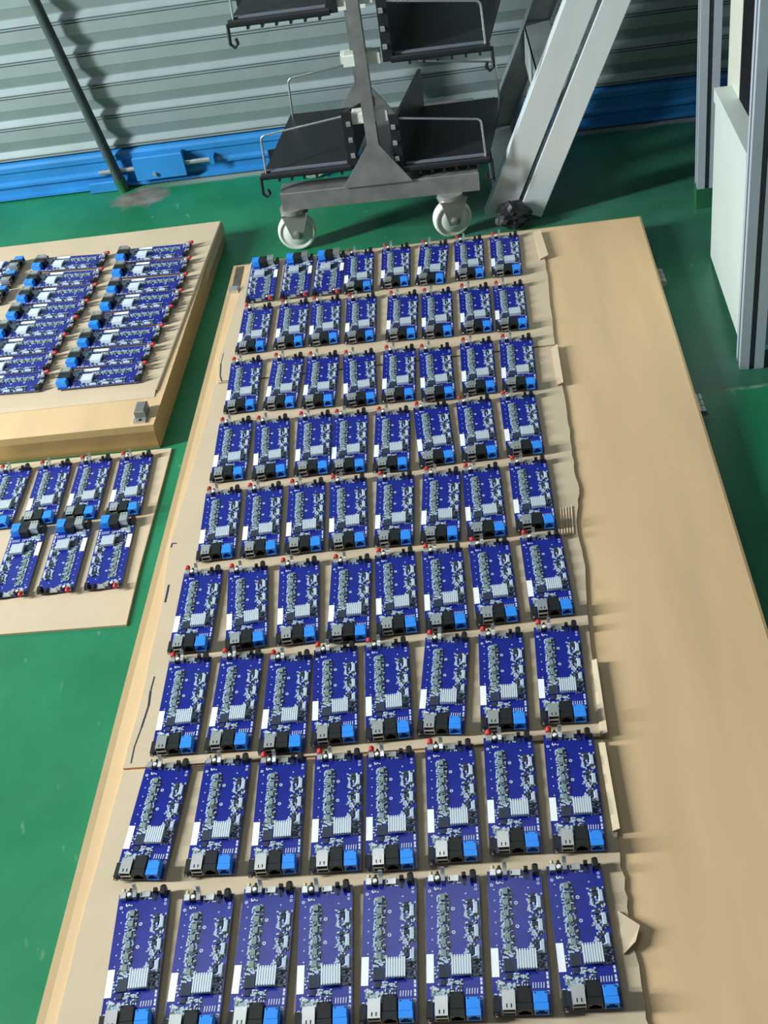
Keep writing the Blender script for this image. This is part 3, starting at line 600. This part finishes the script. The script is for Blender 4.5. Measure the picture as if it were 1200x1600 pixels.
for k in range(4):
    l = .09 + .25 * k
    b = MB(); o = Vector((-.013, .003, 0)) + dv * l
    c0 = o + Vector((-.030, 0, 0)); b.box(c0.x, c0.x + .058, .003, .327, o.z - .004, o.z, 'alu'); b.box(c0.x, c0.x + .003, .003, .327, o.z - .085, o.z, 'alu'); b.build('step', ldr)
    b = MB(); o2 = Vector((.0585, 0, 0)) + dv * (l + .14); b.cyl((o2.x, .003, o2.z), (o2.x, .327, o2.z), .011, 'aludark', 14); b.build('cross_bar', ldr)
# crumpled black wrapping on the feet
bm = bmesh.new(); bmesh.ops.create_icosphere(bm, subdivisions=3, radius=1.0)
rg = random.Random(11)
for v in bm.verts:
    n_ = v.co.normalized(); f = 1 + .22 * math.sin(7 * n_.x + 3 * n_.z) * math.cos(6 * n_.z - 2 * n_.y) + rg.uniform(-.05, .05)
    v.co = Vector((n_.x * .038 * f, n_.y * .024 * f, n_.z * .030 * f))
me = bpy.data.meshes.new('foot_wrap'); bm.to_mesh(me); bm.free(); me.materials.append(M['wrap'])
o = bpy.data.objects.new('foot_wrap', me); COL.objects.link(o); o.parent = ldr; o.location = (.026, -.026, .033); o['label'] = 'crumpled black wrapping'
# ================================================================== framed partition at the right
pa = thing('partition_frame', 'grey aluminium partition frame with white lower panel at the right', 'partition', (0.684, 1.536, 0), R(78.6))
pa.rotation_euler = (R(-2.3), 0, R(78.6))
def extr(name, x, y, z0, z1, s=.040):
    b = MB(); h_ = s / 2; g = .0045; d_ = .006
    sec = []
    for k in range(4):
        a = k * math.pi / 2; ca, sa_ = math.cos(a), math.sin(a)
        for px_, py_ in ((h_, -h_), (h_, -g), (h_ - d_, -g), (h_ - d_, g), (h_, g)): sec.append((x + px_ * ca - py_ * sa_, y + px_ * sa_ + py_ * ca))
    n = len(sec)
    b.poly([(a, c_, z0) for a, c_ in sec] + [(a, c_, z1) for a, c_ in sec], [tuple(range(n)), tuple(range(n, 2 * n))], 'extr')
    for i in range(n):
        j = (i + 1) % n; b.poly([(*sec[i], z0), (*sec[j], z0), (*sec[j], z1), (*sec[i], z1)], [(0, 1, 2, 3)], 'groove' if i % 5 in (1, 2, 3) else 'extr')
    return b.build(name, pa)
extr('post', 0.0, 0.0, 0.0, 1.30); fp = extr('post', .600, -.002, 0.0, 1.30)
b = MB(); b.box(.5785, .6215, -.0235, .0195, 0.0, .045, 'pipefoot'); b.build('painted_foot', pa)
def slab(x0, x1, y0, y1, a0, a1, c0, c1, m):
    b = MB(); P_ = [(x0, y0, a0), (x1, y0, a1), (x1, y1, a1), (x0, y1, a0), (x0, y0, c0), (x1, y0, c1), (x1, y1, c1), (x0, y1, c0)]
    b.poly(P_, [(0, 3, 2, 1), (4, 5, 6, 7), (0, 1, 5, 4), (1, 2, 6, 5), (2, 3, 7, 6), (3, 0, 4, 7)], m); return b
slab(.018, .368, .002, .018, .040, .006, .360, .328, 'panel').build('lower_panel', pa)
slab(.018, .368, -.012, .021, .360, .325, .384, .349, 'panel').build('ledge', pa)
b = MB(); b.box(.290, .415, -.016, -.010, .330, 1.262, 'cream'); b.build('inner_board', pa)
b = MB(); b.box(.040, .286, -.016, -.010, .330, 1.262, 'inner'); b.build('unlit_gap_sheet', pa)  # added sheet, black in place of the unlit space behind the gap
b = MB(); b.box(-.015, .020, -.46, -.020, .045, .085, 'extr'); b.build('cross_rail', pa)
b = MB(); b.box(.020, .580, -.012, .014, 1.26, 1.30, 'extr'); b.build('cross_rail', pa)
